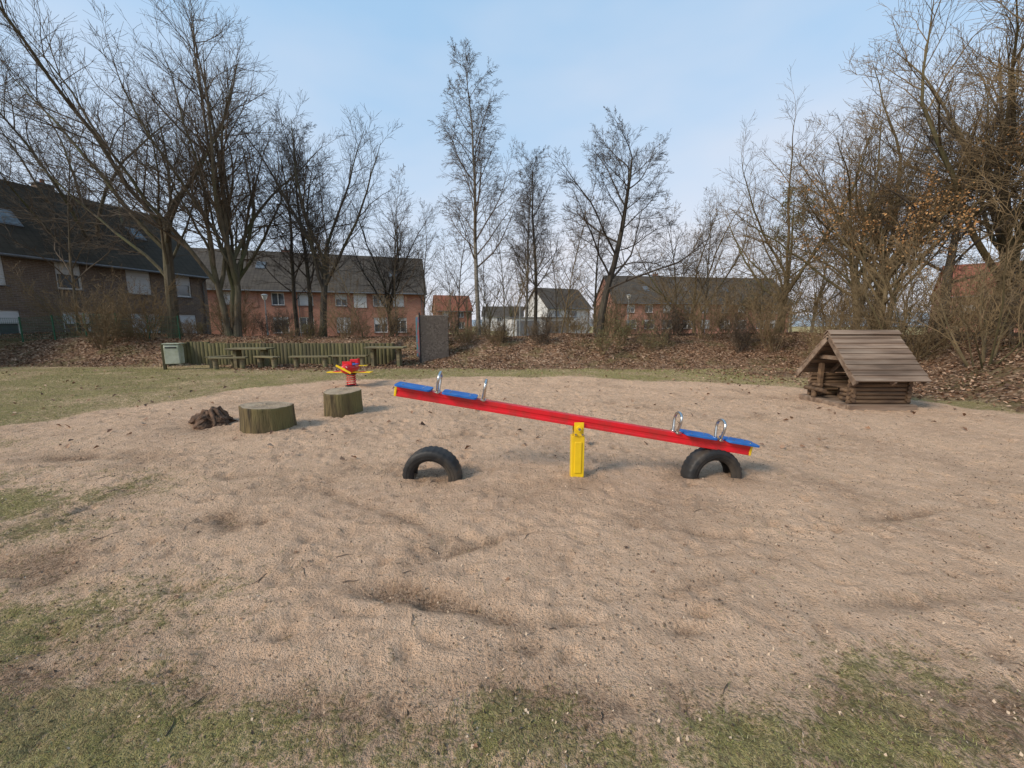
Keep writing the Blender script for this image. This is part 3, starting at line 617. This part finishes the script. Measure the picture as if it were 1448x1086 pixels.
# ------------------------------------------------------------------ stumps
def stump(x,y,r,h,seed):
    q=random.Random(seed); n=48; ph=[q.uniform(0,6.28) for _ in range(6)]
    def rr(a,z): return r*(1+.05*math.sin(2*a+ph[0])+.035*math.sin(3*a+ph[1])+.025*math.sin(5*a+ph[2])+.018*math.sin(9*a+ph[3])+.014*math.sin(17*a+ph[4]+z*3))*(1+.05*(1-z/h)**2)
    vs=[];fs=[];zs=[-.1,.05*h,.3*h,.6*h,.9*h,.975*h,h]
    for k_,z in enumerate(zs):
        for i in range(n):
            a=2*math.pi*i/n; f=rr(a,max(z,0))*(.985 if k_==6 else 1)
            vs.append((f*math.cos(a),f*math.sin(a),z+(.02*math.cos(a+ph[5]) if z>.8*h else 0)))
    for k_ in range(len(zs)-1):
        for i in range(n): fs.append((k_*n+i,k_*n+(i+1)%n,(k_+1)*n+(i+1)%n,(k_+1)*n+i))
    t=MB(); t.add(vs,fs,'logside',True)
    top=vs[-n:]; fs=[]; rings=6; allv=[]
    for k_ in range(rings):
        f=1-k_/rings
        for i,p in enumerate(top): allv.append((p[0]*f,p[1]*f,h+(p[2]-h)*f-(.006*(1-f))+ (q.uniform(-.004,.004) if k_ else 0)))
    allv.append((0,0,h-.006))
    for k_ in range(rings-1):
        for i in range(n): fs.append((k_*n+i,k_*n+(i+1)%n,(k_+1)*n+(i+1)%n,(k_+1)*n+i))
    for i in range(n): fs.append(((rings-1)*n+i,(rings-1)*n+(i+1)%n,rings*n))
    t.add(allv,fs,'ring'); return t.obj('tree_stump',loc=(x,y,float(gz(x,y))-.01))
stump(-3.86,6.10,.345,.37,1); stump(-3.14,7.22,.315,.43,2)
def lump(name,x,y,rx,ry,h,mk,seed):
    nu,nv=56,22; vs=[];fs=[]
    for j in range(nv):
        f=j/(nv-1)*math.pi/2
        for i in range(nu):
            a=2*math.pi*i/nu; cx,cy=math.cos(a)*math.cos(f),math.sin(a)*math.cos(f)
            k_=1+.9*float(fbm(cx*1.5+seed,cy*1.5+f*2,1.6,4))+.15*math.sin(5*a+seed)*math.cos(f)
            vs.append((cx*rx*k_,cy*ry*k_,math.sin(f)*h*(1+1.1*float(fbm(cx*2+9,cy*2,1.5,4)))-.04))
    for j in range(nv-1):
        for i in range(nu): fs.append((j*nu+i,j*nu+(i+1)%nu,(j+1)*nu+(i+1)%nu,(j+1)*nu+i))
    t=MB(); t.add(vs,fs,mk,False)
    q=random.Random(seed)
    for i in range(12):
        a=q.uniform(0,6.28); l=q.uniform(.6,1.1); t.tube([(0,0,h*.6),(math.cos(a)*rx*.5*l,math.sin(a)*ry*.5*l,h*q.uniform(.5,1.05)),(math.cos(a+.2)*rx*.9*l,math.sin(a+.2)*ry*.9*l,h*q.uniform(.1,.4)),(math.cos(a)*rx*1.25*l,math.sin(a)*ry*1.25*l,-.03)],[.045,.038,.028,.01],mk,6)
    return t.obj(name,loc=(x,y,float(gz(x,y))))
lump('rotten_root_stump',-5.0,6.45,.30,.24,.26,'root',4)

# ------------------------------------------------------------------ spring rider
e=empty('spring_rider',(-4.28,10.45,0))
s=MB(); s.tube([(.11*math.cos(t*.35),.11*math.sin(t*.35),.02+.0032*t) for t in range(0,96)],.014,'red',8); s.tube([(0,0,0),(0,0,.02)],.16,'black',16); s.tube([(0,0,.32),(0,0,.34)],.14,'black',16); s.obj('spring',e)
s=MB()
s.tube([(0,-.42,.50),(0,-.38,.50),(0,-.25,.49),(0,0,.45),(0,.3,.44),(0,.55,.48)],[.05,.11,.135,.13,.09,.04],'red',16); s.obj('fuselage',e)
s=MB(); s.box((0,-.05,.385),(1.15,.22,.028),'yellow'); s.box((-.34,-.05,.402),(.16,.222,.008),'red'); s.box((.34,-.05,.402),(.16,.222,.008),'red'); s.obj('wings',e,bevel=.01)
s=MB(); s.box((0,.52,.50),(.5,.16,.02),'yellow'); s.box((0,.55,.60),(.02,.16,.2),'red'); s.obj('tail',e,bevel=.005)
s=MB(); s.box((0,.12,.575),(.24,.3,.03),'blue'); s.box((0,.26,.64),(.22,.03,.12),'red'); s.obj('seat',e,bevel=.01)
s=MB(); s.tube([(-.17,-.12,.64),(.17,-.12,.64)],.016,'black',8); s.tube([(0,-.12,.5),(0,-.12,.64)],.02,'steel',8); s.box((0,-.2,.61),(.24,.05,.14),'red'); s.obj('handlebar',e)
s=MB(); s.tube([(0,-.45,.5),(0,-.42,.5)],.035,'yellow',12); s.box((0,-.455,.5),(.42,.012,.05),'yellow',Matrix.Rotation(.5,3,'Y')); 
for xx in(-.05,.05): s.tube([(xx,-.405,.545),(xx,-.395,.545)],.022,'white',10)
s.obj('propeller',e)

# ------------------------------------------------------------------ play hut
e=empty('wooden_play_hut',(0,0,0))
X0,X1=6.37,7.77; yR=8.05; zR=1.43; yE=7.27; zE=.555; yB=8.83
s=MB()
for j in range(9): s.box((7.07,7.49+.14*j,.075),(1.26,.13,.045),'hutwood')
s.box((7.07,7.42,.02),(1.30,.06,.15),'hutwood'); s.box((7.07,8.69,.02),(1.30,.06,.15),'hutwood'); s.box((6.42,8.055,.02),(.06,1.2,.15),'hutwood'); s.box((7.72,8.055,.02),(.06,1.2,.15),'hutwood'); s.obj('platform',e,bevel=.006)
s=MB(); q=random.Random(3)
for sg,ye in ((-1,yE),(1,yB)):
    dy=ye-yR; dz=zE-zR; Ls=math.hypot(dy,dz); an=math.atan2(-dz,abs(dy)); n=9
    for i in range(n):
        f=(i+.5)/n; R=Matrix.Rotation((an-.13) if sg<0 else -(an-.13),3,'X')
        s.box((7.07+q.uniform(-.012,.012),yR+dy*f,zR+dz*f+.022),(X1-X0,Ls/n+.03,.022),'hutwood',R)
s.obj('roof_planks',e,bevel=.003)
s=MB(); s.box((7.07,yR-.045,zR+.035),(X1-X0+.02,.11,.022),'hutwood',Matrix.Rotation(.8,3,'X')); s.box((7.07,yR+.05,zR+.037),(X1-X0+.02,.11,.022),'hutwood',Matrix.Rotation(-.8,3,'X')); s.obj('ridge_cap',e)
s=MB()
for x in (X0+.03,X0+.75,X1-.05):
    for sg,ye in ((-1,yE+.02),(1,yB-.02)):
        dy=ye-yR; dz=zE-zR+.02; Ls=math.hypot(dy,dz); an=math.atan2(-dz,abs(dy)); R=Matrix.Rotation(an if sg<0 else -an,3,'X')
        s.box((x,yR+dy/2,zR-.06+dz/2),(.045,Ls,.09),'hutwood',R)
s.box((X0+.2,yR,.95),(.05,.85,.08),'hutwood')
s.obj('rafters',e,bevel=.004)
s=MB()
for k_ in range(6):
    z=.135+.082*k_; 
    s.tube([(6.50,7.55,z),(7.70,7.55,z)],.04,'hutlog',10); s.tube([(6.50,8.56,z),(7.70,8.56,z)],.04,'hutlog',10)
    s.tube([(7.62,7.48,z+.04),(7.62,8.63,z+.04)],.04,'hutlog',10)
for k_ in range(7):
    z=.66+.085*k_; hw=max(.06,.78-(z-.555)*.86)
    s.tube([(7.60,8.05-hw+.06,z),(7.60,8.05+hw-.06,z)],.038,'hutlog',8)
for k_ in range(3):
    z=.175+.082*k_
    s.tube([(6.56,7.48,z),(6.56,7.78,z)],.04,'hutlog',10); s.tube([(6.56,8.30,z),(6.56,8.63,z)],.04,'hutlog',10)
s.obj('log_walls',e)
s=MB()
for x,y in ((6.66,7.63),(6.66,8.48),(7.53,7.63),(7.53,8.48)): s.box((x,y,.45),(.08,.08,.72),'hutlog')
s.obj('corner_posts',e,bevel=.006)
s=MB(); s.box((6.95,8.05,.36),(.5,.75,.035),'hutlog'); s.tube([(6.42,8.56,.27),(6.42,8.02,.27)],.045,'hutlog',10); s.box((6.95,8.05,.22),(.07,.5,.26),'hutlog'); s.tube([(6.42,8.30,.10),(6.42,8.30,.25)],.05,'hutlog',10)
s.obj('inner_bench',e,bevel=.005)

# ------------------------------------------------------------------ litter bin
e=empty('litter_bin',(-12.3,14.4,float(gz(-12.3,14.4))),.35)
s=MB(); s.box((-.30,0,.45),(.09,.09,1.0),'palis'); s.obj('post',e,bevel=.01)
s=MB(); s.extr([(-.22,.22),(.2,.22),(.22,.80),(.12,.92),(-.20,.92),(-.24,.80)],-.2,.24,'binmetal'); s.obj('container',e,bevel=.02)
s=MB(); s.box((.02,-.235,.81),(.34,.03,.05),'black'); s.box((.02,.0,.945),(.50,.48,.03),'binmetal'); s.obj('lid_and_slot',e,bevel=.004)
# ------------------------------------------------------------------ palisade
s=MB(); q=random.Random(6); x=-13.25
while x<-5.0:
    w=q.uniform(.14,.17); h=.88+q.uniform(-.008,.008)+ (.06 if x<-12.6 else 0)
    s.tube([(x+w/2,16.38+q.uniform(-.006,.006),-.1),(x+w/2,16.38,h-.012),(x+w/2,16.38,h)],[w/2*1.25,w/2*1.25,w/2*1.18],'palis',10); x+=w*.96
for i in range(6):
    s.tube([(-13.3-.06*i,16.3-.14*i,-.1),(-13.3-.06*i,16.3-.14*i,.93-.05*i)],.088,'palis',10)
s.obj('palisade_retaining_wall')
def bench(x,y,L,rz,h=.42,name='wooden_bench'):
    e=empty(name,(x,y,float(gz(x,y))),rz); s=MB(); s.box((0,-.085,h),(L,.15,.06),'benchwood'); s.box((0,.085,h),(L,.15,.06),'benchwood'); s.obj('seat',e,bevel=.012)
    s=MB()
    for sx in (-1,1): s.tube([(sx*L*.36,0,-.1),(sx*L*.36,0,h-.03)],.09,'benchwood',10)
    s.obj('legs',e)
def table(x,y,L,rz):
    e=empty('picnic_table',(x,y,float(gz(x,y))),rz); s=MB()
    for k_ in range(4): s.box((0,-.29+.195*k_,.74),(L,.18,.055),'benchwood')
    s.obj('table_top',e,bevel=.01); s=MB()
    for sx in (-1,1): s.box((sx*L*.33,0,.33),(.12,.4,.78),'benchwood'); s.box((sx*L*.33,0,.69),(.09,.7,.05),'benchwood')
    s.obj('legs',e,bevel=.01)
table(-10.15,15.4,1.5,.1); bench(-10.5,14.65,1.2,.25); bench(-9.3,15.0,1.1,-.4); bench(-11.2,15.3,1.1,1.2)
bench(-7.75,15.2,1.5,.05); bench(-6.35,15.4,1.5,-.05); table(-4.95,15.6,1.5,.05)
e=empty('graffiti_concrete_wall',(-3.3,16.6,float(gz(-3.3,16.6))-.2),.52)
M['graf']=mat('graffiti_paint',(.04,.15,.17),(.20,.06,.06),scale=3,rough=.5,bump=.05,c3=(.08,.11,.20),s3=4,contrast=(.48,.52))
s=MB(); s.box((0,0,.95),(1.2,.5,1.95),'concrete'); s.obj('concrete_block',e,bevel=.02)
s=MB(); s.box((-.615,0,1.05),(.03,.50,1.6),'graf'); s.box((-.62,-.26,1.0),(.05,.05,2.05),'black'); s.obj('painted_panel',e)
def lamp(x,y,h):
    z=float(H(x,y)); e=empty('street_lamp',(x,y,z)); s=MB(); s.tube([(0,0,0),(0,0,1),(0,0,h)],[.08,.06,.04],'polegrey',10); s.obj('pole',e)
    s=MB(); s.tube([(0,0,h),(0,0,h+.12),(0,0,h+.4)],[.06,.16,.24],'white',12); s.tube([(0,0,h+.4),(0,0,h+.5)],[.30,.12],'polegrey',12); s.obj('lantern',e)
lamp(.75,38,4.7); lamp(-20.5,33.5,3.4); lamp(13,45,4.2)
s=MB(); pa=Vector((-27,17.2,0)); pb=Vector((-15.5,18.6,0)); n=9
for i in range(n+1):
    p=pa.lerp(pb,i/n); z=float(H(p.x,p.y)); s.tube([(p.x,p.y,z-.1),(p.x,p.y,z+1.1)],.03,'fencegreen',8)
for i in range(n):
    p=pa.lerp(pb,i/n); r_=pa.lerp(pb,(i+1)/n); z1=float(H(p.x,p.y)); z2=float(H(r_.x,r_.y))
    for k_ in range(6): s.tube([(p.x,p.y,z1+.08+.19*k_),(r_.x,r_.y,z2+.08+.19*k_)],.006,'fencegreen',4,False)
    for k_ in range(16): f=k_/16; t=p.lerp(r_,f); z=z1+(z2-z1)*f; s.tube([(t.x,t.y,z+.05),(t.x,t.y,z+1.05)],.004,'fencegreen',4,False)
s.obj('wire_mesh_fence')

# ------------------------------------------------------------------ world, sun, camera
w=bpy.data.worlds.new('World'); scene.world=w; w.use_nodes=True; nt=w.node_tree; bg=nt.nodes['Background']
el,az=36.,-122.
sk=N(nt,'ShaderNodeTexSky'); sk.sky_type='NISHITA'; sk.sun_disc=False; sk.sun_elevation=rad(el); sk.sun_rotation=rad(az); sk.air_density=1.0; sk.dust_density=1.2; sk.ozone_density=1.0; sk.altitude=0
tc=N(nt,'ShaderNodeTexCoord'); sp=N(nt,'ShaderNodeSeparateXYZ'); nt.links.new(tc.outputs['Generated'],sp.inputs[0])
z=mathn(nt,'MAXIMUM',sp.outputs[2],0.)
hz=mathn(nt,'POWER',mathn(nt,'SUBTRACT',1.,z,clamp=True),2.6)
mp=N(nt,'ShaderNodeMapping'); mp.inputs['Scale'].default_value=(1.,1.,2.6); mp.inputs['Rotation'].default_value=(.2,.5,.6); nt.links.new(tc.outputs['Generated'],mp.inputs[0])
cn=noise(nt,mp.outputs[0],1.5,4,.5)
cl=mapr(nt,cn,.42,.72,.0,.38)
f=mathn(nt,'ADD',mathn(nt,'MULTIPLY',hz,.97),cl,clamp=True)
base=mixc(nt,.65,sk.outputs[0],(2.9,5.1,7.4))
col=mixc(nt,f,base,(5.35,5.45,5.95))
nt.links.new(col,bg.inputs[0]); bg.inputs[1].default_value=.15
sd=Vector((math.sin(rad(az))*math.cos(rad(el)),math.cos(rad(az))*math.cos(rad(el)),math.sin(rad(el))))
L=bpy.data.lights.new('sun','SUN'); L.energy=3.6; L.angle=rad(17); L.color=(1.,.88,.73); o=bpy.data.objects.new('sun',L); COL.objects.link(o); o.rotation_mode='QUATERNION'; o.rotation_quaternion=sd.to_track_quat('Z','Y')
cam=bpy.data.cameras.new('camera'); cam.sensor_width=36; cam.lens=13.92; cam.clip_start=.05; cam.clip_end=3000
co=bpy.data.objects.new('camera',cam); COL.objects.link(co); co.location=(0,0,1.6); co.rotation_euler=(rad(90-8.4),0,0); scene.camera=co
scene.view_settings.view_transform='Standard'; scene.view_settings.look='None'; scene.view_settings.exposure=0
